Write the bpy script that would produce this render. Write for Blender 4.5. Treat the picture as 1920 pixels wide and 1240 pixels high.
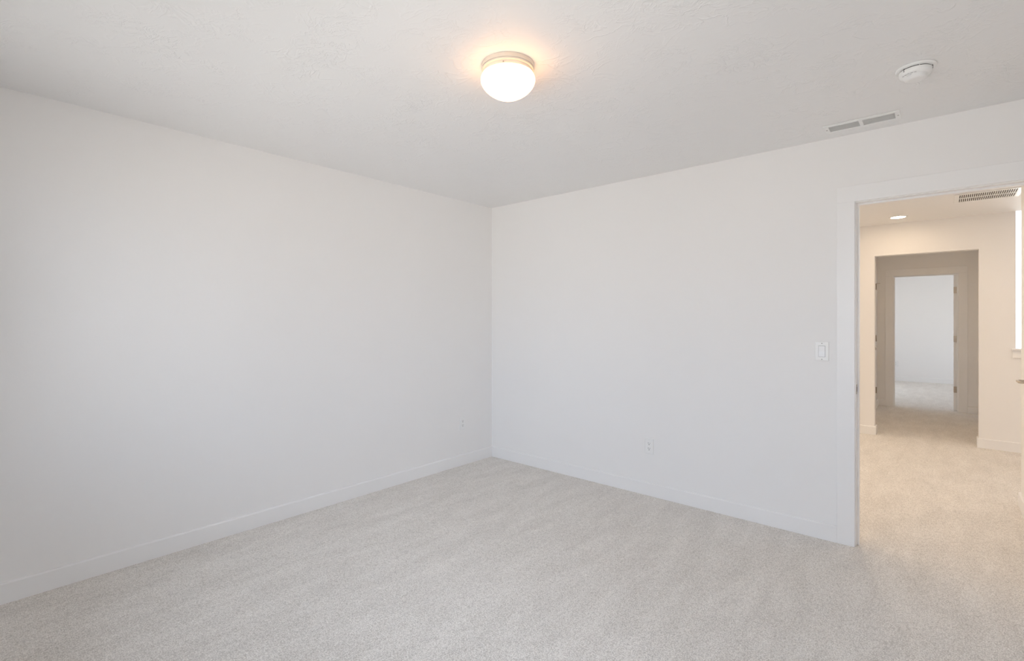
import bpy, bmesh, math
from mathutils import Vector, Matrix

for o in list(bpy.data.objects):
    bpy.data.objects.remove(o, do_unlink=True)
S = bpy.context.scene
COL = S.collection
PI = math.pi

# ------------------------------------------------------------------ camera
CAM = (3.343, -3.523, 1.34)
F_PX = 923.6
cam = bpy.data.cameras.new('camera')
cam.sensor_width = 36.0
cam.lens = F_PX / 1920 * 36
cam.shift_y = -20.0 / 1920
cam.clip_start = 0.02
camo = bpy.data.objects.new('camera', cam)
COL.objects.link(camo)
camo.location = CAM
camo.rotation_euler = (PI/2, 0, math.radians(41.14))
S.camera = camo

# ------------------------------------------------------------------ daylight (world) and exposure
W = bpy.data.worlds.new('daylight')
S.world = W
W.use_nodes = True
bg = W.node_tree.nodes['Background']
bg.inputs['Strength'].default_value = 4.3
# overcast blue-white sky above the horizon, sunlit tan ground below it
_wt = W.node_tree
_tc = _wt.nodes.new('ShaderNodeTexCoord'); _sx = _wt.nodes.new('ShaderNodeSeparateXYZ'); _mr = _wt.nodes.new('ShaderNodeMapRange'); _mx = _wt.nodes.new('ShaderNodeMix')
_mx.data_type = 'RGBA'
_wt.links.new(_tc.outputs['Generated'], _sx.inputs[0]); _wt.links.new(_sx.outputs['Z'], _mr.inputs[0])
_mr.inputs[1].default_value = -0.10; _mr.inputs[2].default_value = 0.15
_wt.links.new(_mr.outputs[0], _mx.inputs[0])
_mx.inputs[6].default_value = (1.0, 0.985, 0.95, 1)      # ground
_mx.inputs[7].default_value = (0.78, 0.925, 1.13, 1)      # sky
_wt.links.new(_mx.outputs[2], bg.inputs['Color'])

S.view_settings.view_transform = 'Standard'
S.view_settings.look = 'None'
S.view_settings.gamma = 1.0
S.view_settings.use_curve_mapping = False
S.view_settings.exposure = -0.24
S.cycles.max_bounces = 16
S.cycles.diffuse_bounces = 10
S.cycles.glossy_bounces = 4
S.cycles.transparent_max_bounces = 12
S.cycles.sample_clamp_indirect = 6.0
S.cycles.use_denoising = True
S.cycles.caustics_reflective = False
S.cycles.caustics_refractive = False

LAMP_GLOBE = 10.0      # emission of the bedroom lamp's glass
LAMP_DISC = 235.0  # emission of the unseen hall disc lamps, added for brightness
LAMP_DIM = 80.0      # emission of the one hall disc lamp in view

H = 2.44              # ceiling height
T = 0.115             # partition thickness

# ------------------------------------------------------------------ window portals (daylight sampling at the windows)
def portal(name, loc, rot, sx, sy):
    l = bpy.data.lights.new(name, 'AREA')
    l.shape = 'RECTANGLE'; l.size = sx; l.size_y = sy
    l.cycles.is_portal = True
    o = bpy.data.objects.new(name, l); COL.objects.link(o)
    o.location = loc; o.rotation_euler = rot
    return o

# window rectangles: (axis, wall coordinate, a0, a1, z0, z1)
WIN_BED = (0.45, 3.45, 0.65, 2.20)      # x range, z range in the wall behind the camera
WIN_STAIR = (3.91, 5.30, 0.60, 2.75)
WIN_FAR = (6.9, 9.8, 0.35, 2.3)         # y range, z range in the far room's left wall
WIN_SIDE_ADDED = (-3.62, -2.45, 0.70, 2.15)   # y range, z range; right-wall window added to brighten the left wall
portal('portal_bedroom_side', (3.99, (WIN_SIDE_ADDED[0]+WIN_SIDE_ADDED[1])/2, (WIN_SIDE_ADDED[2]+WIN_SIDE_ADDED[3])/2), (PI/2, 0, -PI/2), WIN_SIDE_ADDED[1]-WIN_SIDE_ADDED[0], WIN_SIDE_ADDED[3]-WIN_SIDE_ADDED[2])
portal('portal_bedroom', ((WIN_BED[0]+WIN_BED[1])/2, -3.99, (WIN_BED[2]+WIN_BED[3])/2), (PI/2, 0, PI), WIN_BED[1]-WIN_BED[0], WIN_BED[3]-WIN_BED[2])
portal('portal_stairwell', ((WIN_STAIR[0]+WIN_STAIR[1])/2, 5.13, (WIN_STAIR[2]+WIN_STAIR[3])/2), (PI/2, 0, 0), WIN_STAIR[1]-WIN_STAIR[0], WIN_STAIR[3]-WIN_STAIR[2])
WIN_FAR_R_ADDED = (7.6, 8.8, 0.9, 2.2)         # y range, z range; far room's right window, added for more daylight
portal('portal_far_room_right', (3.93, (WIN_FAR_R_ADDED[0]+WIN_FAR_R_ADDED[1])/2, (WIN_FAR_R_ADDED[2]+WIN_FAR_R_ADDED[3])/2), (PI/2, 0, -PI/2), WIN_FAR_R_ADDED[1]-WIN_FAR_R_ADDED[0], WIN_FAR_R_ADDED[3]-WIN_FAR_R_ADDED[2])
portal('portal_far_room', (0.87, (WIN_FAR[0]+WIN_FAR[1])/2, (WIN_FAR[2]+WIN_FAR[3])/2), (PI/2, 0, PI/2), WIN_FAR[1]-WIN_FAR[0], WIN_FAR[3]-WIN_FAR[2])

# ------------------------------------------------------------------ materials
def mat(name, color, rough=0.5, metal=0.0, spec=0.5):
    m = bpy.data.materials.new(name); m.use_nodes = True
    b = m.node_tree.nodes['Principled BSDF']
    b.inputs['Base Color'].default_value = (*color, 1)
    b.inputs['Roughness'].default_value = rough
    b.inputs['Metallic'].default_value = metal
    b.inputs['Specular IOR Level'].default_value = spec
    return m

def nd(m, t, **kw):
    n = m.node_tree.nodes.new(t)
    for k, v in kw.items():
        setattr(n, k, v)
    return n

def lk(m, a, b):
    m.node_tree.links.new(a, b)

def bsdf(m):
    return m.node_tree.nodes['Principled BSDF']

def math_node(m, op, a, b=None, clamp=False):
    n = nd(m, 'ShaderNodeMath', operation=op, use_clamp=clamp)
    for i, v in enumerate((a, b)):
        if v is None: continue
        if isinstance(v, (int, float)): n.inputs[i].default_value = v
        else: lk(m, v, n.inputs[i])
    return n.outputs[0]

def noise(m, vec, scale, detail=2, rough=0.5, dist=0.0):
    n = nd(m, 'ShaderNodeTexNoise')
    n.inputs['Scale'].default_value = scale
    n.inputs['Detail'].default_value = detail
    n.inputs['Roughness'].default_value = rough
    n.inputs['Distortion'].default_value = dist
    lk(m, vec, n.inputs['Vector'])
    return n.outputs['Fac']

def pos(m):
    return nd(m, 'ShaderNodeNewGeometry').outputs['Position']

def bump(m, height, dist, strength=1.0):
    b = nd(m, 'ShaderNodeBump')
    b.inputs['Strength'].default_value = strength
    b.inputs['Distance'].default_value = dist
    lk(m, height, b.inputs['Height'])
    lk(m, b.outputs[0], bsdf(m).inputs['Normal'])

# painted drywall, light orange peel
WALL = mat('wall_paint', (0.865, 0.855, 0.845), 0.6, spec=0.3)
bump(WALL, noise(WALL, pos(WALL), 55, 3), 0.0006, 0.5)

# ceiling paint over hand trowelled texture: thin curling ridges in patches
CEIL = mat('ceiling_paint', (0.87, 0.865, 0.86), 0.55, spec=0.35)
p = pos(CEIL)
n1 = noise(CEIL, p, 7.5, 3, 0.55, 1.1)
ridge = math_node(CEIL, 'SUBTRACT', 1.0, math_node(CEIL, 'MULTIPLY', math_node(CEIL, 'ABSOLUTE', math_node(CEIL, 'SUBTRACT', n1, 0.5)), 22.0), clamp=True)
n1b = noise(CEIL, p, 13.0, 3, 0.6, 1.6)
ridge2 = math_node(CEIL, 'SUBTRACT', 1.0, math_node(CEIL, 'MULTIPLY', math_node(CEIL, 'ABSOLUTE', math_node(CEIL, 'SUBTRACT', n1b, 0.47)), 20.0), clamp=True)
mask = math_node(CEIL, 'MULTIPLY', math_node(CEIL, 'SUBTRACT', noise(CEIL, p, 5.0, 2), 0.42), 5.0, clamp=True)
mask2 = math_node(CEIL, 'MULTIPLY', math_node(CEIL, 'SUBTRACT', noise(CEIL, p, 6.3, 2, 0.5, 0.4), 0.45), 5.0, clamp=True)
hsum = math_node(CEIL, 'ADD', math_node(CEIL, 'MULTIPLY', ridge, mask), math_node(CEIL, 'MULTIPLY', ridge2, mask2))
hsum = math_node(CEIL, 'ADD', hsum, math_node(CEIL, 'MULTIPLY', noise(CEIL, p, 30, 3), 0.35))
bump(CEIL, hsum, 0.0018, 0.55)

TRIM = mat('trim_paint', (0.872, 0.866, 0.86), 0.32, spec=0.5)
PLASTIC = mat('white_plastic', (0.86, 0.86, 0.85), 0.3)
PLASTIC_B = mat('white_paddle_plastic', (0.90, 0.90, 0.90), 0.22)
ENAMEL = mat('lamplit_enamel', (0.66, 0.60, 0.52), 0.4)  # canopy; tan of the lamp's warm light is put into the colour
DARK = mat('recess_shade', (0.035, 0.03, 0.028), 0.8)  # near-black colour stands in for shade inside holes, slots and gaps
DUCT = mat('duct_shade', (0.08, 0.065, 0.05), 0.9)  # dark colour stands in for shade; the duct sheet lies flush
NICKEL = mat('satin_nickel', (0.50, 0.44, 0.37), 0.34, metal=1.0)
SCREW = mat('screw_metal', (0.33, 0.31, 0.29), 0.4, metal=1.0)
GREY_SLOT = mat('slot_shade', (0.35, 0.35, 0.34), 0.7)  # grey of thin plates painting the shade in the vent slots

# low loop carpet
CARPET = mat('carpet_loops', (0.6, 0.56, 0.52), 1.0, spec=0.05)
p = pos(CARPET)
mp = nd(CARPET, 'ShaderNodeMapping'); mp.inputs['Scale'].default_value = (1.0, 0.8, 1.0)
lk(CARPET, p, mp.inputs['Vector'])
vor = nd(CARPET, 'ShaderNodeTexVoronoi'); vor.inputs['Scale'].default_value = 180; vor.inputs['Randomness'].default_value = 0.75
lk(CARPET, mp.outputs[0], vor.inputs['Vector'])
fine = noise(CARPET, p, 240, 2, 0.6)
mp2 = nd(CARPET, 'ShaderNodeMapping'); mp2.inputs['Scale'].default_value = (1.0, 0.45, 1.0)
lk(CARPET, p, mp2.inputs['Vector'])
mid = noise(CARPET, mp2.outputs[0], 70, 2, 0.6)
mp3 = nd(CARPET, 'ShaderNodeMapping'); mp3.inputs['Scale'].default_value = (1.0, 0.28, 1.0)
lk(CARPET, p, mp3.inputs['Vector'])
big = noise(CARPET, mp3.outputs[0], 9, 4, 0.6, 0.3)
v = math_node(CARPET, 'MULTIPLY', vor.outputs['Distance'], -0.55)
v = math_node(CARPET, 'ADD', v, math_node(CARPET, 'MULTIPLY', fine, 0.95))
v = math_node(CARPET, 'ADD', v, math_node(CARPET, 'MULTIPLY', mid, 0.25))
v = math_node(CARPET, 'ADD', v, math_node(CARPET, 'MULTIPLY', big, 0.32))
rp = nd(CARPET, 'ShaderNodeValToRGB')
rp.color_ramp.elements[0].position = 0.22; rp.color_ramp.elements[0].color = (0.54, 0.508, 0.47, 1)
rp.color_ramp.elements[1].position = 0.78; rp.color_ramp.elements[1].color = (0.97, 0.938, 0.895, 1)
lk(CARPET, v, rp.inputs[0])
lk(CARPET, rp.outputs[0], bsdf(CARPET).inputs['Base Color'])
hh = math_node(CARPET, 'ADD', math_node(CARPET, 'MULTIPLY', vor.outputs['Distance'], -1.0), math_node(CARPET, 'MULTIPLY', fine, 0.6))
bump(CARPET, hh, 0.004, 0.45)

def emission(name, color, strength):
    m = bpy.data.materials.new(name); m.use_nodes = True
    nt = m.node_tree; nt.nodes.clear()
    e = nt.nodes.new('ShaderNodeEmission'); e.inputs[0].default_value = (*color, 1); e.inputs[1].default_value = strength
    o = nt.nodes.new('ShaderNodeOutputMaterial'); nt.links.new(e.outputs[0], o.inputs[0])
    return m
GLOW = emission('lit_opal_glass', (1.0, 0.52, 0.235), LAMP_GLOBE)
DISC = emission('added_disc_lens', (1.0, 0.83, 0.66), LAMP_DISC)

DISC_WARM = emission('added_warm_lens', (1.0, 0.70, 0.40), 95.0)
DISC_DIM = emission('dimmed_disc_lens', (1.0, 0.77, 0.53), LAMP_DIM)

# window glass: thin pane, clear with fresnel reflection
GLASS = bpy.data.materials.new('window_glass'); GLASS.use_nodes = True
nt = GLASS.node_tree; nt.nodes.clear()
tr = nt.nodes.new('ShaderNodeBsdfTransparent'); gl = nt.nodes.new('ShaderNodeBsdfGlossy'); gl.inputs['Roughness'].default_value = 0.02
fr = nt.nodes.new('ShaderNodeFresnel'); fr.inputs[0].default_value = 1.3
mx = nt.nodes.new('ShaderNodeMixShader'); ou = nt.nodes.new('ShaderNodeOutputMaterial')
nt.links.new(fr.outputs[0], mx.inputs[0]); nt.links.new(tr.outputs[0], mx.inputs[1]); nt.links.new(gl.outputs[0], mx.inputs[2]); nt.links.new(mx.outputs[0], ou.inputs[0])

# ------------------------------------------------------------------ mesh helpers
def box(bm, x0, x1, y0, y1, z0, z1):
    if x1 < x0: x0, x1 = x1, x0
    if y1 < y0: y0, y1 = y1, y0
    vs = [bm.verts.new((x, y, z)) for z in (z0, z1) for x, y in ((x0, y0), (x1, y0), (x1, y1), (x0, y1))]
    for f in ((3, 2, 1, 0), (4, 5, 6, 7), (0, 1, 5, 4), (1, 2, 6, 5), (2, 3, 7, 6), (3, 0, 4, 7)):
        bm.faces.new([vs[i] for i in f])

def boxes(*bs):
    bm = bmesh.new()
    for b in bs: box(bm, *b)
    return bm

def bev(bm, w, seg=2):
    bmesh.ops.bevel(bm, geom=list(bm.edges), offset=w, offset_type='OFFSET', segments=seg, profile=0.5, affect='EDGES', clamp_overlap=True)
    return bm

def lathe(bm, prof, seg=64, c=(0, 0, 0)):
    rings = []
    for r, z in prof:
        if r < 1e-6:
            rings.append([bm.verts.new((c[0], c[1], c[2]+z))])
        else:
            rings.append([bm.verts.new((c[0]+r*math.cos(2*PI*i/seg), c[1]+r*math.sin(2*PI*i/seg), c[2]+z)) for i in range(seg)])
    for a, b in zip(rings, rings[1:]):
        for i in range(seg):
            j = (i+1) % seg
            if len(a) == 1 and len(b) == 1: continue
            if len(a) == 1: bm.faces.new((a[0], b[j], b[i]))
            elif len(b) == 1: bm.faces.new((a[i], a[j], b[0]))
            else: bm.faces.new((a[i], a[j], b[j], b[i]))
    return bm

def obj(name, bm, m, parent=None, smooth=False, loc=(0, 0, 0)):
    bmesh.ops.recalc_face_normals(bm, faces=bm.faces)
    me = bpy.data.meshes.new(name)
    bm.to_mesh(me); bm.free()
    me.materials.append(m)
    if smooth:
        for f in me.polygons: f.use_smooth = True
        try: me.set_sharp_from_angle(angle=math.radians(35))
        except Exception: pass
    o = bpy.data.objects.new(name, me)
    COL.objects.link(o)
    o.location = loc
    if parent: o.parent = parent
    return o

def struct(name, bm, m, **kw):
    o = obj(name, bm, m, **kw); o['kind'] = 'structure'
    return o

def struct_root(name, loc=(0, 0, 0)):
    o = bpy.data.objects.new(name, None); COL.objects.link(o)
    o.location = loc; o['kind'] = 'structure'; o.empty_display_size = 0.1
    return o

def thing(name, label, cat, loc, rot=(0, 0, 0), group=None):
    o = bpy.data.objects.new(name, None); COL.objects.link(o)
    o.location = loc; o.rotation_euler = rot; o.empty_display_size = 0.1
    o['label'] = label; o['category'] = cat
    if group: o['group'] = group
    return o

# ------------------------------------------------------------------ shell
HX0, HX1 = -1.0, 5.5          # hall extent in x
HB = 3.59                     # hall far wall face
# doors: clear openings
D1 = (2.960, 3.722, 2.032)    # bedroom door (x0, x1, height) in wall y=0
OP = (2.747, 3.632, 2.084)    # plain cased-less opening in the hall far wall
D2 = (2.777, 3.514, 2.010)    # door to the far room, wall y=6.10
D3 = (4.86, 5.64, 2.032)      # closed door on the second hall's left wall (y range)
D4 = (0.40, 1.16, 2.032)      # closed door on the hall's right wall (y range)
J = 0.018                     # jamb lining thickness
Y2 = 6.10                     # second hall far wall face
YF = 10.22                    # far room back wall face
X2L, X2R = 2.575, 3.780       # second hall left and right faces
FX0, FX1 = 1.0, 3.80           # far room x extent

struct('floor', boxes((HX0-T, HX1+T, -3.86-T, 5.115, -0.12, 0.0), (HX0-T, 3.915, 5.115, YF+T, -0.12, 0.0)), CARPET)
struct('ceiling', boxes((HX0-T, HX1+T, -3.86-T, HB, H, H+0.5), (HX0-T, 3.904, HB, YF+T, H, H+0.5), (3.904, HX1+T, HB, 5.115, 2.92, H+0.5+0.1)), CEIL)

struct('wall_left', boxes((-T, 0, -3.86-T, 0, 0, H)), WALL)
vy0, vy1, vz0, vz1 = WIN_SIDE_ADDED
struct('wall_right', boxes((3.86, 3.86+T, -3.86-T, vy0, 0, H), (3.86, 3.86+T, vy1, 0, 0, H), (3.86, 3.86+T, vy0, vy1, 0, vz0), (3.86, 3.86+T, vy0, vy1, vz1, H)), WALL)
wx0, wx1, wz0, wz1 = WIN_BED
struct('wall_front', boxes((0, wx0, -3.86-T, -3.86, 0, H), (wx1, 3.86, -3.86-T, -3.86, 0, H), (wx0, wx1, -3.86-T, -3.86, 0, wz0), (wx0, wx1, -3.86-T, -3.86, wz1, H)), WALL)
struct('wall_back', boxes((HX0, D1[0]-J, 0, T, 0, H), (D1[1]+J, HX1, 0, T, 0, H), (D1[0]-J, D1[1]+J, 0, T, D1[2]+J, H)), WALL)
# hall
struct('wall_hall_left', boxes((HX0-T, HX0, 0, HB+T, 0, H)), WALL)
struct('wall_hall_far', boxes((HX0, OP[0], HB, HB+T, 0, H), (OP[1], 3.904, HB, HB+T, 0, H), (OP[0], OP[1], HB, HB+T, OP[2], H)), WALL)
struct('wall_hall_right', boxes((3.77, 3.77+T, T, D4[0]-J, 0, H), (3.77, 3.77+T, D4[1]+J, 1.545, 0, H), (3.77, 3.77+T, D4[0]-J, D4[1]+J, D4[2]+J, H), (3.77+T, HX1, 1.43, 1.545, 0, H)), WALL)
struct('wall_stair_half', boxes((3.904, HX1, HB, HB+T, 0, 1.028)), WALL)
struct('wall_stair_right', boxes((HX1, HX1+T, 0, 5.115, 0, 2.92)), WALL)
sx0, sx1, sz0, sz1 = WIN_STAIR
struct('wall_stair_far', boxes((sx1, HX1, 5.0, 5.115, 0, 2.92), (sx0, sx1, 5.0, 5.115, 0, sz0), (sx0, sx1, 5.0, 5.115, sz1, 2.92)), WALL)
# second hall
struct('wall_passage_left', boxes((X2L-T, X2L, HB+T, D3[0]-J, 0, H), (X2L-T, X2L, D3[1]+J, Y2, 0, H), (X2L-T, X2L, D3[0]-J, D3[1]+J, D3[2]+J, H)), WALL)
struct('wall_passage_right', boxes((X2R, 3.904, HB+T, Y2, 0, H), (X2R, 3.904, HB+T, 5.115, H, 2.92)), WALL)
struct('wall_passage_far', boxes((FX0-T, D2[0]-J, Y2, Y2+T, 0, H), (D2[1]+J, FX1+T, Y2, Y2+T, 0, H), (D2[0]-J, D2[1]+J, Y2, Y2+T, D2[2]+J, H)), WALL)
# far room
fy0, fy1, fz0, fz1 = WIN_FAR
gy0_, gy1_, gz0_, gz1_ = WIN_FAR_R_ADDED
struct('wall_bedroom_left', boxes((FX0-T, FX0, Y2+T, fy0, 0, H), (FX0-T, FX0, fy1, YF, 0, H), (FX0-T, FX0, fy0, fy1, 0, fz0), (FX0-T, FX0, fy0, fy1, fz1, H)), WALL)
struct('wall_bedroom_right', boxes((FX1, FX1+T, Y2+T, gy0_, 0, H), (FX1, FX1+T, gy1_, YF, 0, H), (FX1, FX1+T, gy0_, gy1_, 0, gz0_), (FX1, FX1+T, gy0_, gy1_, gz1_, H)), WALL)
struct('wall_bedroom_far', boxes((FX0-T, FX1+T, YF, YF+T, 0, H)), WALL)

# ------------------------------------------------------------------ baseboards (square, eased top edge)
BH, BT = 0.098, 0.014
def profile_run(bm, a, b, n):
    """baseboard from point a to b (xy), protruding along n"""
    a = Vector((*a, 0)); b = Vector((*b, 0)); n = Vector((*n, 0)).normalized()
    pr = [(0, 0), (BT, 0), (BT, BH-0.006), (BT-0.002, BH-0.002), (BT-0.006, BH), (0, BH)]
    ra = [bm.verts.new(a + n*u + Vector((0, 0, w))) for u, w in pr]
    rb = [bm.verts.new(b + n*u + Vector((0, 0, w))) for u, w in pr]
    k = len(pr)
    for i in range(k):
        j = (i+1) % k
        bm.faces.new((ra[i], ra[j], rb[j], rb[i]))
    bm.faces.new(ra[::-1]); bm.faces.new(rb)
def baseboard(name, *runs):
    bm = bmesh.new()
    for r in runs: profile_run(bm, *r)
    return struct(name, bm, TRIM)
CW = 0.090    # bedroom casing width
REV = 0.005   # reveal
baseboard('baseboard_left', ((0, -3.86), (0, 0), (1, 0)))
baseboard('baseboard_back', ((BT, 0), (D1[0]-REV-CW, 0), (0, -1)))
baseboard('baseboard_right', ((3.86, -3.86), (3.86, -0.001), (-1, 0)))
baseboard('baseboard_front', ((BT, -3.86), (3.86-BT, -3.86), (0, 1)))
baseboard('baseboard_hall_near', ((HX0, T), (D1[0]-REV-CW, T), (0, 1)))
baseboard('baseboard_hall_far_left', ((HX0, HB), (OP[0]+BT, HB), (0, -1)), ((OP[0], HB), (OP[0], HB+T+BT), (1, 0)))
baseboard('baseboard_hall_far_right', ((OP[1]-BT, HB), (HX1, HB), (0, -1)), ((OP[1], HB), (OP[1], HB+T), (-1, 0)))
baseboard('baseboard_hall_right', ((3.77, D4[1]+REV+CW), (3.77, 1.545+BT), (-1, 0)), ((3.77, 1.545), (HX1, 1.545), (0, 1)))
baseboard('baseboard_passage_left', ((X2L, HB+T), (X2L, D3[0]-REV-CW), (1, 0)), ((X2L, D3[1]+REV+CW), (X2L, Y2), (1, 0)))
baseboard('baseboard_passage_right', ((X2R, HB+T), (X2R, Y2), (-1, 0)))
baseboard('baseboard_passage_far', ((X2L+BT, Y2), (D2[0]-0.103, Y2), (0, -1)), ((D2[1]+0.103, Y2), (X2R-BT, Y2), (0, -1)))
baseboard('baseboard_bedroom_far', ((FX0, YF), (FX1, YF), (0, -1)))

# half wall cap and apron at the stairwell
t = struct_root('trim_1', (3.871, HB, 1.03))
def loc_boxes(o, *bs):
    return boxes(*[(b[0]-o.location.x, b[1]-o.location.x, b[2]-o.location.y, b[3]-o.location.y, b[4]-o.location.z, b[5]-o.location.z) for b in bs])
obj('cap', bev(loc_boxes(t, (3.871, HX1, HB-0.032, HB, 1.028, 1.049), (3.904, HX1, HB, HB+T+0.032, 1.028, 1.049)), 0.003), TRIM, t)
obj('apron', bev(loc_boxes(t, (3.882, HX1, HB-0.016, HB, 0.952, 1.0275)), 0.002), TRIM, t)

# ------------------------------------------------------------------ door frames (local frame: x along the wall, -y towards the viewer side, z up)
def place(o, origin, rz):
    o.location = (origin[0], origin[1], 0); o.rotation_euler = (0, 0, rz)

def door_frame(root, w, h, casing_w, rev, stop_y, both=True, thick=T):
    """local: opening from x=0..w, wall from y=0 (viewer face) to y=thick"""
    ct = 0.014
    # jamb lining: two sides and head
    bm = boxes((-J, 0, 0, thick, 0, h), (w, w+J, 0, thick, 0, h), (-J, w+J, 0, thick, h, h+J))
    obj('jamb', bev(bm, 0.0008, 1), TRIM, root)
    s0, s1 = stop_y
    bm = boxes((0, 0.011, s0, s1, 0, h), (w-0.011, w, s0, s1, 0, h), (0.011, w-0.011, s0, s1, h-0.011, h))
    obj('door_stop', bev(bm, 0.001, 1), TRIM, root)
    faces = [(-ct, -0.0003)] + ([(thick+0.0003, thick+ct)] if both else [])
    for a, b in faces:
        bm = boxes((-rev-casing_w, -rev, a, b, 0, h+rev), (w+rev, w+rev+casing_w, a, b, 0, h+rev))
        obj('side_casing', bev(bm, 0.0015, 1), TRIM, root)
        bm = boxes((-rev-casing_w, w+rev+casing_w, a, b, h+rev, h+rev+casing_w+0.005))
        obj('head_casing', bev(bm, 0.0015, 1), TRIM, root)

def hinge(parent, x, y, z, hand, dirx):
    """small butt hinge: knuckle barrel plus leaf plate facing -y"""
    bm = bmesh.new()
    for k in range(5):
        lathe(bm, [(0.0, -0.045+k*0.018+0.0004), (0.0062, -0.045+k*0.018+0.0004), (0.0062, -0.045+(k+1)*0.018-0.0004), (0, -0.045+(k+1)*0.018-0.0004)], 16)
    lathe(bm, [(0, -0.048), (0.004, -0.048), (0.004, 0.048), (0, 0.048)], 12)
    return obj('hinge', bm, NICKEL, parent, True, (x, y, z))

def leaf_mesh(w, h, th=0.035):
    """two-panel door leaf: local x 0..w, y 0..th"""
    bm = bmesh.new()
    st, rb, rm, rt = 0.115, 0.20, 0.12, 0.115
    d = 0.008
    box(bm, 0, w, d, th-d, 0.012, h-0.004)                       # core, recessed panels
    for y0, y1 in ((0, d), (th-d, th)):
        for (a, b, c, e) in ((0, st, 0.012, h-0.004), (w-st, w, 0.012, h-0.004), (st, w-st, 0.012, rb), (st, w-st, 0.98, 0.98+rm), (st, w-st, h-rt, h-0.004)):
            box(bm, a, b, y0, y1, c, e)
    return bm

def lever_set(parent, x, z, ysurf, side, armdir):
    """return-to-door lever; side=-1 protrudes to -y; armdir = +1/-1 along x"""
    root = bpy.data.objects.new('door_handle', None)
    rose = bmesh.new()
    bmr = bmesh.ops.create_cone(rose, cap_ends=True, segments=40, radius1=0.031, radius2=0.031, depth=0.008, matrix=Matrix.Translation((x, ysurf+side*0.004, z)) @ Matrix.Rotation(PI/2, 4, 'X'))
    # lever as a bent square-rounded bar
    pts = [(x, ysurf+side*0.006, z), (x, ysurf+side*0.050, z), (x+armdir*0.006, ysurf+side*0.057, z), (x+armdir*0.104, ysurf+side*0.057, z), (x+armdir*0.111, ysurf+side*0.050, z), (x+armdir*0.111, ysurf+side*0.016, z)]
    r = 0.0075
    prev = None
    n = 12
    rings = []
    for i, pnt in enumerate(pts):
        P = Vector(pnt)
        a = Vector(pts[max(i-1, 0)]); b = Vector(pts[min(i+1, len(pts)-1)])
        tdir = (b-a).normalized()
        u = Vector((0, 0, 1)); v_ = tdir.cross(u).normalized()
        rings.append([rose.verts.new(P + u*(r*math.sin(2*PI*k/n)) + v_*(r*math.cos(2*PI*k/n))) for k in range(n)])
    for A, B in zip(rings, rings[1:]):
        for k in range(n):
            j = (k+1) % n
            rose.faces.new((A[k], A[j], B[j], B[k]))
    rose.faces.new(rings[0]); rose.faces.new(rings[-1][::-1])
    return obj('door_handle', rose, NICKEL, parent, True)

# door 1: the bedroom doorway in the back wall
d1 = struct_root('door_1'); place(d1, (D1[0], 0), 0)
w1 = D1[1]-D1[0]
door_frame(d1, w1, D1[2], CW, REV, (0.040, 0.075))
bm = boxes((0.0, 0.0016, 0.002, 0.037, 0.900, 0.957))
sp = obj('strike_plate', bev(bm, 0.0005, 1), NICKEL, d1)
obj('latch_hole', boxes((0.0014, 0.0021, 0.016, 0.031, 0.914, 0.943)), DARK, sp)
leaf = obj('door_leaf', bev(leaf_mesh(w1-0.006, D1[2]), 0.001, 1), TRIM, d1)
leaf.rotation_euler = (0, 0, -PI/2); leaf.location = (w1-0.036, -0.004, 0)
for z in (0.25, 1.05, 1.82):
    hinge(d1, w1+0.004, -0.008, z, 1, 1)
lever_set(leaf, w1-0.066, 0.93, 0.0, -1, -1)

# door 2: open doorway to the far room, leaf swung into that room, hinges on the right
d2 = struct_root('door_2'); place(d2, (D2[0], Y2), 0)
w2 = D2[1]-D2[0]
door_frame(d2, w2, D2[2], 0.095, 0.007, (0.035, 0.070))
leaf = obj('door_leaf', bev(leaf_mesh(w2-0.008, D2[2]-0.004), 0.001, 1), TRIM, d2)
leaf.rotation_euler = (0, 0, math.radians(83)); leaf.location = (w2-0.012, T-0.018, 0)
for z in (0.316, 1.059, 1.778):
    hg = obj('hinge', bev(boxes((-0.047, -0.0105, -0.0022, 0.0, -0.045, 0.045)), 0.0007, 1), NICKEL, d2, loc=(w2, T-0.0222, z))
    bm = lathe(bmesh.new(), [(0, -0.046), (0.0055, -0.046), (0.0055, 0.046), (0, 0.046)], 16)
    obj('hinge_pin', bm, NICKEL, hg, True, (-0.006, -0.003, 0))
    for k, (sx_, sz_) in enumerate(((-0.034, -0.03), (-0.022, 0.0), (-0.034, 0.03))):
        bm = bmesh.new()
        bmesh.ops.create_cone(bm, cap_ends=True, segments=12, radius1=0.0032, radius2=0.0032, depth=0.001, matrix=Matrix.Translation((sx_, -0.0025, sz_)) @ Matrix.Rotation(PI/2, 4, 'X'))
        obj('screw', bm, SCREW, hg)
lever_set(leaf, w2-0.07, 0.93, 0.035, 1, -1)

# door 3: closed door on the left side of the passage; local x runs along -y of the world (viewer side = +x world)
d3 = struct_root('door_3'); d3.location = (X2L, D3[0], 0); d3.rotation_euler = (0, 0, PI/2)
w3 = D3[1]-D3[0]
door_frame(d3, w3, D3[2], CW, REV, (0.038, 0.073))
obj('door_leaf', bev(leaf_mesh(w3-0.006, D3[2]), 0.001, 1), TRIM, d3, loc=(0.003, 0.001, 0))
for z in (0.286, 1.062, 1.838):
    hg = hinge(d3, w3-0.001, -0.0215, z, 1, 1)
    obj('hinge_leaf', boxes((-0.002, 0.002, 0.004, 0.02, -0.044, 0.044)), NICKEL, hg)
bm = bmesh.new()
bmesh.ops.create_cone(bm, cap_ends=True, segments=12, radius1=0.003, radius2=0.003, depth=0.05, matrix=Matrix.Translation((w3-0.001, -0.045, 1.885)) @ Matrix.Rotation(PI/2, 4, 'X'))
obj('hinge_pin_stop', bm, NICKEL, d3, True)
bm = bmesh.new()
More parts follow.
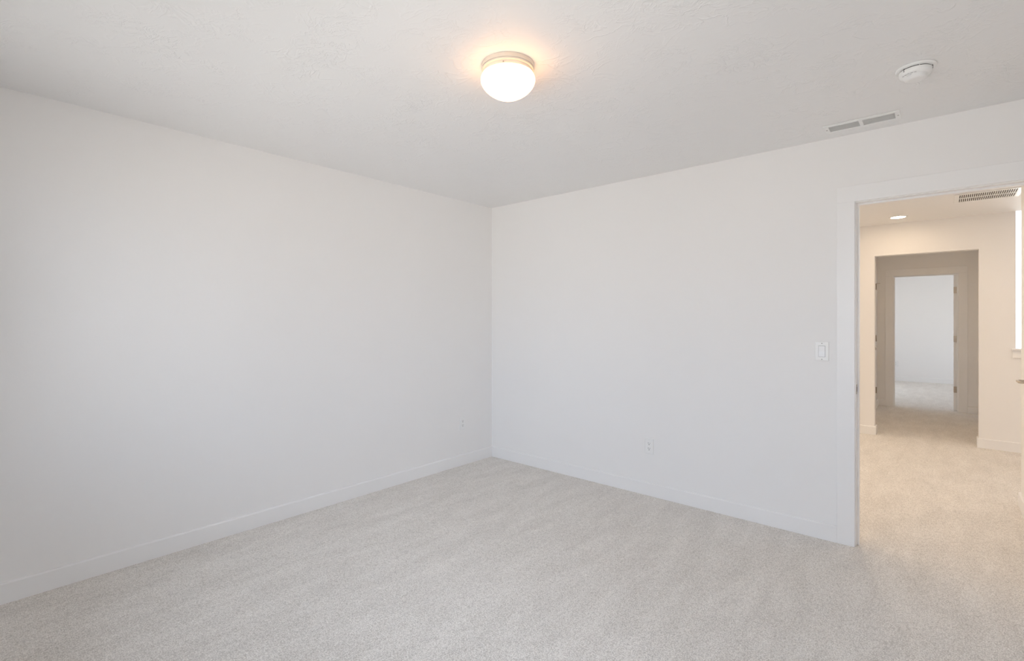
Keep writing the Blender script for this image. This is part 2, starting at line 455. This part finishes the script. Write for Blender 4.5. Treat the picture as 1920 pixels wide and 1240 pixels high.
bmesh.ops.create_cone(bm, cap_ends=True, segments=32, radius1=0.03, radius2=0.03, depth=0.008, matrix=Matrix.Translation((0.066, -0.004, 0.94)) @ Matrix.Rotation(PI/2, 4, 'X'))
bmesh.ops.create_cone(bm, cap_ends=True, segments=20, radius1=0.010, radius2=0.010, depth=0.04, matrix=Matrix.Translation((0.066, -0.026, 0.94)) @ Matrix.Rotation(PI/2, 4, 'X'))
bmesh.ops.create_uvsphere(bm, u_segments=24, v_segments=16, radius=0.026, matrix=Matrix.Translation((0.066, -0.062, 0.94)) @ Matrix.Diagonal((1, 0.75, 1, 1)))
obj('door_knob', bm, NICKEL, d3, True)

# door 4: closed door on the hall's right wall; only its lever reaches into the frame
d4 = struct_root('door_4'); d4.location = (3.77, D4[1], 0); d4.rotation_euler = (0, 0, -PI/2)
w4 = D4[1]-D4[0]
door_frame(d4, w4, D4[2], CW, REV, (0.038, 0.073), both=False)
leaf = obj('door_leaf', bev(leaf_mesh(w4-0.006, D4[2]), 0.001, 1), TRIM, d4, loc=(0.003, 0.001, 0))
lever_set(leaf, 0.060, 0.940, 0.0, -1, 1)

# ------------------------------------------------------------------ windows
def window(name, loc, rz, w, h, mull=1):
    """local: x 0..w, y 0 (inside wall face) .. T (outside), z from 0"""
    o = struct_root(name, loc); o.rotation_euler = (0, 0, rz)
    f = 0.045
    bs = [(0, f, 0.045, 0.105, 0, h), (w-f, w, 0.045, 0.105, 0, h), (f, w-f, 0.045, 0.105, 0, f), (f, w-f, 0.045, 0.105, h-f, h)]
    for k in range(mull):
        c = w*(k+1)/(mull+1)
        bs.append((c-0.025, c+0.025, 0.050, 0.10, f, h-f))
    obj('window_frame', bev(boxes(*bs), 0.002, 1), PLASTIC, o)
    obj('pane', boxes((f, w-f, 0.074, 0.078, f, h-f)), GLASS, o)
    obj('window_sill', bev(boxes((-0.03, w+0.03, -0.03, 0.0, -0.02, 0.0), (0.001, w-0.001, 0, 0.045, 0.0003, 0.012)), 0.002, 1), TRIM, o)
    return o
window('window_1', (WIN_BED[1], -3.86, WIN_BED[2]), PI, WIN_BED[1]-WIN_BED[0], WIN_BED[3]-WIN_BED[2])
window('window_2', (WIN_STAIR[0], 5.0, WIN_STAIR[2]), 0, WIN_STAIR[1]-WIN_STAIR[0], WIN_STAIR[3]-WIN_STAIR[2])
window('added_window_4', (3.86, WIN_SIDE_ADDED[1], WIN_SIDE_ADDED[2]), -PI/2, WIN_SIDE_ADDED[1]-WIN_SIDE_ADDED[0], WIN_SIDE_ADDED[3]-WIN_SIDE_ADDED[2])  # unseen window, added for light on the left wall
window('added_window_5', (FX1, WIN_FAR_R_ADDED[1], WIN_FAR_R_ADDED[2]), -PI/2, WIN_FAR_R_ADDED[1]-WIN_FAR_R_ADDED[0], WIN_FAR_R_ADDED[3]-WIN_FAR_R_ADDED[2])  # unseen second window, added to brighten the far room
window('window_3', (FX0, WIN_FAR[0], WIN_FAR[2]), PI/2, WIN_FAR[1]-WIN_FAR[0], WIN_FAR[3]-WIN_FAR[2])

# ------------------------------------------------------------------ bedroom ceiling light
cl = thing('ceiling_light', 'lit mushroom ceiling light with white banded base and glowing opal glass', 'ceiling light', (1.929, -1.931, H))
obj('canopy', lathe(bmesh.new(), [(0.0, -0.0005), (0.1125, -0.0005), (0.1135, -0.003), (0.1135, -0.018), (0.1100, -0.0195), (0.1095, -0.0210),
    (0.1125, -0.0225), (0.1130, -0.0250), (0.1115, -0.0275), (0.1070, -0.0290), (0.1065, -0.044), (0.104, -0.046), (0.0, -0.046)], 96), ENAMEL, cl, True)
R0, CZ, BB = 0.1175, -0.066, 0.081
prof = [(0.103, -0.0465)]
for k in range(0, 30):
    a = math.radians(18 - k*(108/29))
    rr = R0*math.cos(a) if a > 0 else R0*(1 - abs(math.sin(a))**1.75)**0.62
    zz = CZ + (0.020/math.sin(math.radians(18)) * math.sin(a) if a > 0 else BB*math.sin(a))
    prof.append((max(rr, 0.0), zz))
prof[-1] = (0.0, CZ-BB)
obj('glass_globe', lathe(bmesh.new(), prof, 96), GLOW, cl, True)
bm = bmesh.new()
fx, fy = (CAM[0]-1.929), (CAM[1]+1.931); ang = math.atan2(fy, fx) - math.radians(10)
bmesh.ops.create_cone(bm, cap_ends=True, segments=16, radius1=0.0022, radius2=0.0022, depth=0.006, matrix=Matrix.Translation((0.108*math.cos(ang), 0.108*math.sin(ang), -0.038)) @ Matrix.Rotation(ang, 4, 'Z') @ Matrix.Rotation(PI/2, 4, 'Y'))
obj('set_screw', bm, SCREW, cl, True)

# ------------------------------------------------------------------ smoke detector
sd = thing('smoke_detector', 'round white smoke detector on the bedroom ceiling beside the doorway', 'smoke detector', (3.255, -0.747, H), (0, 0, math.radians(20)))
obj('base_plate', lathe(bmesh.new(), [(0, -0.0005), (0.070, -0.0005), (0.071, -0.003), (0.069, -0.0075), (0.064, -0.010), (0, -0.010)], 72), PLASTIC, sd, True)
obj('sensing_gap', lathe(bmesh.new(), [(0, -0.0095), (0.0545, -0.0095), (0.0545, -0.0145), (0, -0.0145)], 64), DARK, sd, True)
bd = obj('body', lathe(bmesh.new(), [(0, -0.0138), (0.0575, -0.0138), (0.0585, -0.0155), (0.0575, -0.029), (0.0545, -0.034), (0.049, -0.0365), (0.045, -0.039), (0.040, -0.0480), (0.033, -0.0535), (0.025, -0.055), (0, -0.0555)], 72), PLASTIC, sd, True)
for a in (-150, -95, -30, 30, 90, 150):
    bm = boxes((0.0555, 0.0592, -0.0008, 0.0008, -0.0245, -0.0098))
    o = obj('seam', bm, DARK if a in (-150, -30) else PLASTIC, bd); o.rotation_euler = (0, 0, math.radians(a))
bm = lathe(bmesh.new(), [(0, 0), (0.0085, 0), (0.0085, -0.003), (0.0075, -0.004), (0, -0.004)], 32)
obj('test_button', bm, PLASTIC_B, bd, True, (-0.033, -0.030, -0.038))
for k in range(5):
    a = math.radians(195 + 14*k)
    bm = boxes((-0.0012, 0.0012, -0.004, 0.004, -0.0008, 0.0))
    o = obj('vent_slot', bm, GREY_SLOT, bd, False, (0.050*math.cos(a), 0.050*math.sin(a), -0.0360)); o.rotation_euler = (0, 0, a)

# ------------------------------------------------------------------ supply register in the bedroom ceiling
rx0, rx1, ry0, ry1 = 2.830, 3.176, -0.253, -0.108
rg = thing('air_register', 'white slotted ceiling register above the light switch', 'air vent', ((rx0+rx1)/2, (ry0+ry1)/2, H))
hw, hd = (rx1-rx0)/2, (ry1-ry0)/2
bm = boxes((-hw, hw, -hd, -0.047, -0.006, -0.0005), (-hw, hw, 0.047, hd, -0.006, -0.0005), (-hw, -0.149, -0.047, 0.047, -0.006, -0.0005), (0.149, hw, -0.047, 0.047, -0.006, -0.0005), (-0.009, 0.009, -0.047, 0.047, -0.006, -0.0005))
obj('frame', bev(bm, 0.0015, 1), PLASTIC, rg)
obj('duct', boxes((-0.150, 0.150, -0.048, 0.048, -0.0012, -0.0004)), mat('register_duct', (0.88, 0.87, 0.86), 0.8), rg)
for s in (-1, 1):
    bm = bmesh.new()
    for k in range(10):
        y = -0.043 + k*0.0095
        x0, x1 = (-0.149, -0.009) if s < 0 else (0.009, 0.149)
        vs = [bm.verts.new(q) for q in ((x0, y+0.0039, -0.0016), (x1, y+0.0039, -0.0016), (x1, y-0.0039, -0.0058), (x0, y-0.0039, -0.0058), (x0, y+0.0028, -0.0011), (x1, y+0.0028, -0.0011), (x1, y-0.0040, -0.0053), (x0, y-0.0040, -0.0053))]
        for f in ((0, 1, 2, 3), (7, 6, 5, 4), (0, 4, 5, 1), (1, 5, 6, 2), (2, 6, 7, 3), (3, 7, 4, 0)):
            bm.faces.new([vs[i] for i in f])
    obj('louvers', bm, PLASTIC, rg)
    bm = lathe(bmesh.new(), [(0, -0.0075), (0.003, -0.0072), (0.0042, -0.006), (0, -0.0055)], 16)
    obj('screw', bm, SCREW, rg, True, (s*0.162, 0.0, 0))

# ------------------------------------------------------------------ disc lamps: one seen in the hall, the others added out of view
def disc_light(x, y, label, m=DISC, group=None):
    d = thing('recessed_light', label, 'ceiling light', (x, y, H), group=group)
    obj('trim_ring', lathe(bmesh.new(), [(0.062, -0.0005), (0.082, -0.0005), (0.082, -0.004), (0.077, -0.010), (0.066, -0.012), (0.063, -0.011), (0.062, -0.008)], 64), PLASTIC, d, True)
    obj('lens', lathe(bmesh.new(), [(0.0, -0.0125), (0.045, -0.0120), (0.0625, -0.0100), (0.0625, -0.004), (0, -0.004)], 64), m, d, True)
    return d
disc_light(2.990, 3.122, 'small round glowing disc light on the hall ceiling above the passage opening', DISC_DIM)
disc_light(3.18, 4.70, 'added unseen disc light on the ceiling of the dim passage past the opening', DISC_WARM)  # added out of view to lift and warm the unlit passage
disc_light(2.20, 8.60, 'added unseen disc light on the far bedroom ceiling', DISC_WARM)  # added out of view to warm the far room's daylight
for x, y, lab in ((2.75, 1.10, 'added unseen disc light on the hall ceiling just past the bedroom doorway'),
                  (0.40, 1.10, 'added unseen disc light at the left end of the hall ceiling'),
                  (1.55, 1.10, 'added unseen disc light left of the bedroom doorway on the hall ceiling'),
                  (1.55, 3.12, 'added unseen disc light left of the passage opening on the hall ceiling'),
                  (0.40, 3.12, 'added unseen disc light in the far left corner of the hall ceiling'),
                  (4.70, 2.60, 'added unseen disc light on the hall ceiling beside the stairwell half wall')):
    disc_light(x, y, lab)  # unseen lamps, added to bring up the hall's brightness

# ------------------------------------------------------------------ return air grille on the hall ceiling
gx0, gx1, gy0, gy1 = 3.455, 3.822, 2.330, 2.672
gr = thing('return_air_grille', 'square white return grille with rows of dark slots on the hall ceiling', 'air vent', ((gx0+gx1)/2, (gy0+gy1)/2, H))
a, b = (gx1-gx0)/2, (gy1-gy0)/2
fw = 0.032
bm = boxes((-a-fw, a+fw, -b-fw, -b, -0.007, -0.0005), (-a-fw, a+fw, b, b+fw, -0.007, -0.0005), (-a-fw, -a, -b, b, -0.007, -0.0005), (a, a+fw, -b, b, -0.007, -0.0005))
obj('frame', bev(bm, 0.002, 1), PLASTIC, gr)
obj('duct', boxes((-a, a, -b, b, -0.0015, -0.0005)), DUCT, gr)
bm = boxes((-a, a, -0.010, 0.010, -0.0065, -0.0016))
n = 27
for k in range(n+1):
    x = -a + (2*a)*k/n
    box(bm, max(x-0.0032, -a), min(x+0.0032, a), -b, b, -0.0062, -0.0018)
obj('louvers', bm, PLASTIC, gr)

# ------------------------------------------------------------------ outlets and switch
def cyl_y(bm, x, y, z, r, d, seg=24):
    bmesh.ops.create_cone(bm, cap_ends=True, segments=seg, radius1=r, radius2=r, depth=d, matrix=Matrix.Translation((x, y, z)) @ Matrix.Rotation(PI/2, 4, 'X'))

def plate_bm(w, h, d=0.0065):
    bm = bmesh.new()
    x, z = w/2, h/2; e = 0.004
    f = [bm.verts.new(q) for q in ((-x, -0.0004, -z), (x, -0.0004, -z), (x, -0.0004, z), (-x, -0.0004, z))]
    m_ = [bm.verts.new(q) for q in ((-x, -0.002, -z), (x, -0.002, -z), (x, -0.002, z), (-x, -0.002, z))]
    g = [bm.verts.new(q) for q in ((-x+e, -d, -z+e), (x-e, -d, -z+e), (x-e, -d, z-e), (-x+e, -d, z-e))]
    bm.faces.new(f); bm.faces.new(g[::-1])
    for A, B in ((f, m_), (m_, g)):
        for i in range(4):
            j = (i+1) % 4
            bm.faces.new((A[i], A[j], B[j], B[i]))
    return bm

def outlet(label, loc, rz, group):
    o = thing('wall_outlet', label, 'outlet', loc, (0, 0, rz), group)
    obj('cover_plate', plate_bm(0.071, 0.117), PLASTIC, o)
    for s in (1, -1):
        bm = bmesh.new()
        zc = s*0.0195
        # rounded receptacle face with flat top and bottom
        pts = []
        for k in range(40):
            t_ = 2*PI*k/40
            pts.append((0.0172*math.cos(t_), max(-0.0142, min(0.0142, 0.0172*math.sin(t_)))))
        A = [bm.verts.new((q[0], -0.0050, zc+q[1])) for q in pts]
        B = [bm.verts.new((q[0], -0.0068, zc+q[1])) for q in pts]
        bm.faces.new(A[::-1]); bm.faces.new(B)
        for i in range(40):
            j = (i+1) % 40
            bm.faces.new((A[i], A[j], B[j], B[i]))
        r_ = obj('receptacle', bm, PLASTIC, o)
        obj('slots', boxes((-0.0074, -0.0052, -0.0071, -0.0067, zc+0.0000, zc+0.0095), (0.0052, 0.0074, -0.0071, -0.0067, zc+0.0010, zc+0.0085)), DARK, r_)
        bm = bmesh.new(); cyl_y(bm, 0, -0.0069, zc-0.0065, 0.0031, 0.0004, 16)
        obj('ground_hole', bm, DARK, r_)
    bm = bmesh.new(); cyl_y(bm, 0, -0.0060, 0, 0.003, 0.0016, 16)
    obj('screw', bm, PLASTIC_B, o)
    return o
outlet('white duplex outlet low on the wall between corner and doorway, its slots dark', (1.659, 0, 0.375), 0, 'duplex wall outlets')
outlet('white duplex outlet low on the left wall near the room corner', (0, -0.394, 0.383), PI/2, 'duplex wall outlets')
outlet('tiny white outlet on the far bedroom wall seen through the doorways', (2.575, YF, 0.372), 0, 'duplex wall outlets')

sw = thing('light_switch', 'white rocker light switch on the wall beside the doorway casing', 'light switch', (2.788, 0, 1.147))
obj('cover_plate', plate_bm(0.0745, 0.1175, 0.006), PLASTIC, sw)
obj('rocker_gap', boxes((-0.0178, 0.0178, -0.00645, -0.0058, -0.0345, 0.0345)), mat('gap_shade', (0.30, 0.30, 0.30), 0.7), sw)  # flat grey sheet painting the shaded gap around the rocker
bm = bmesh.new()
px, pz = 0.0163, 0.0328
prf = [(-pz, -0.0062), (-pz, -0.0105), (-0.001, -0.0078), (0.001, -0.0078), (pz, -0.0092), (pz, -0.0062)]
L = [bm.verts.new((-px, y, z)) for z, y in prf]; R = [bm.verts.new((px, y, z)) for z, y in prf]
for i in range(len(prf)):
    j = (i+1) % len(prf)
    bm.faces.new((L[i], L[j], R[j], R[i]))
bm.faces.new(L[::-1]); bm.faces.new(R)
obj('rocker', bev(bm, 0.0006, 1), PLASTIC_B, sw)
for s in (1, -1):
    bm = bmesh.new(); cyl_y(bm, 0, -0.0065, s*0.0485, 0.0032, 0.0014, 16)
    obj('screw', bm, SCREW, sw)
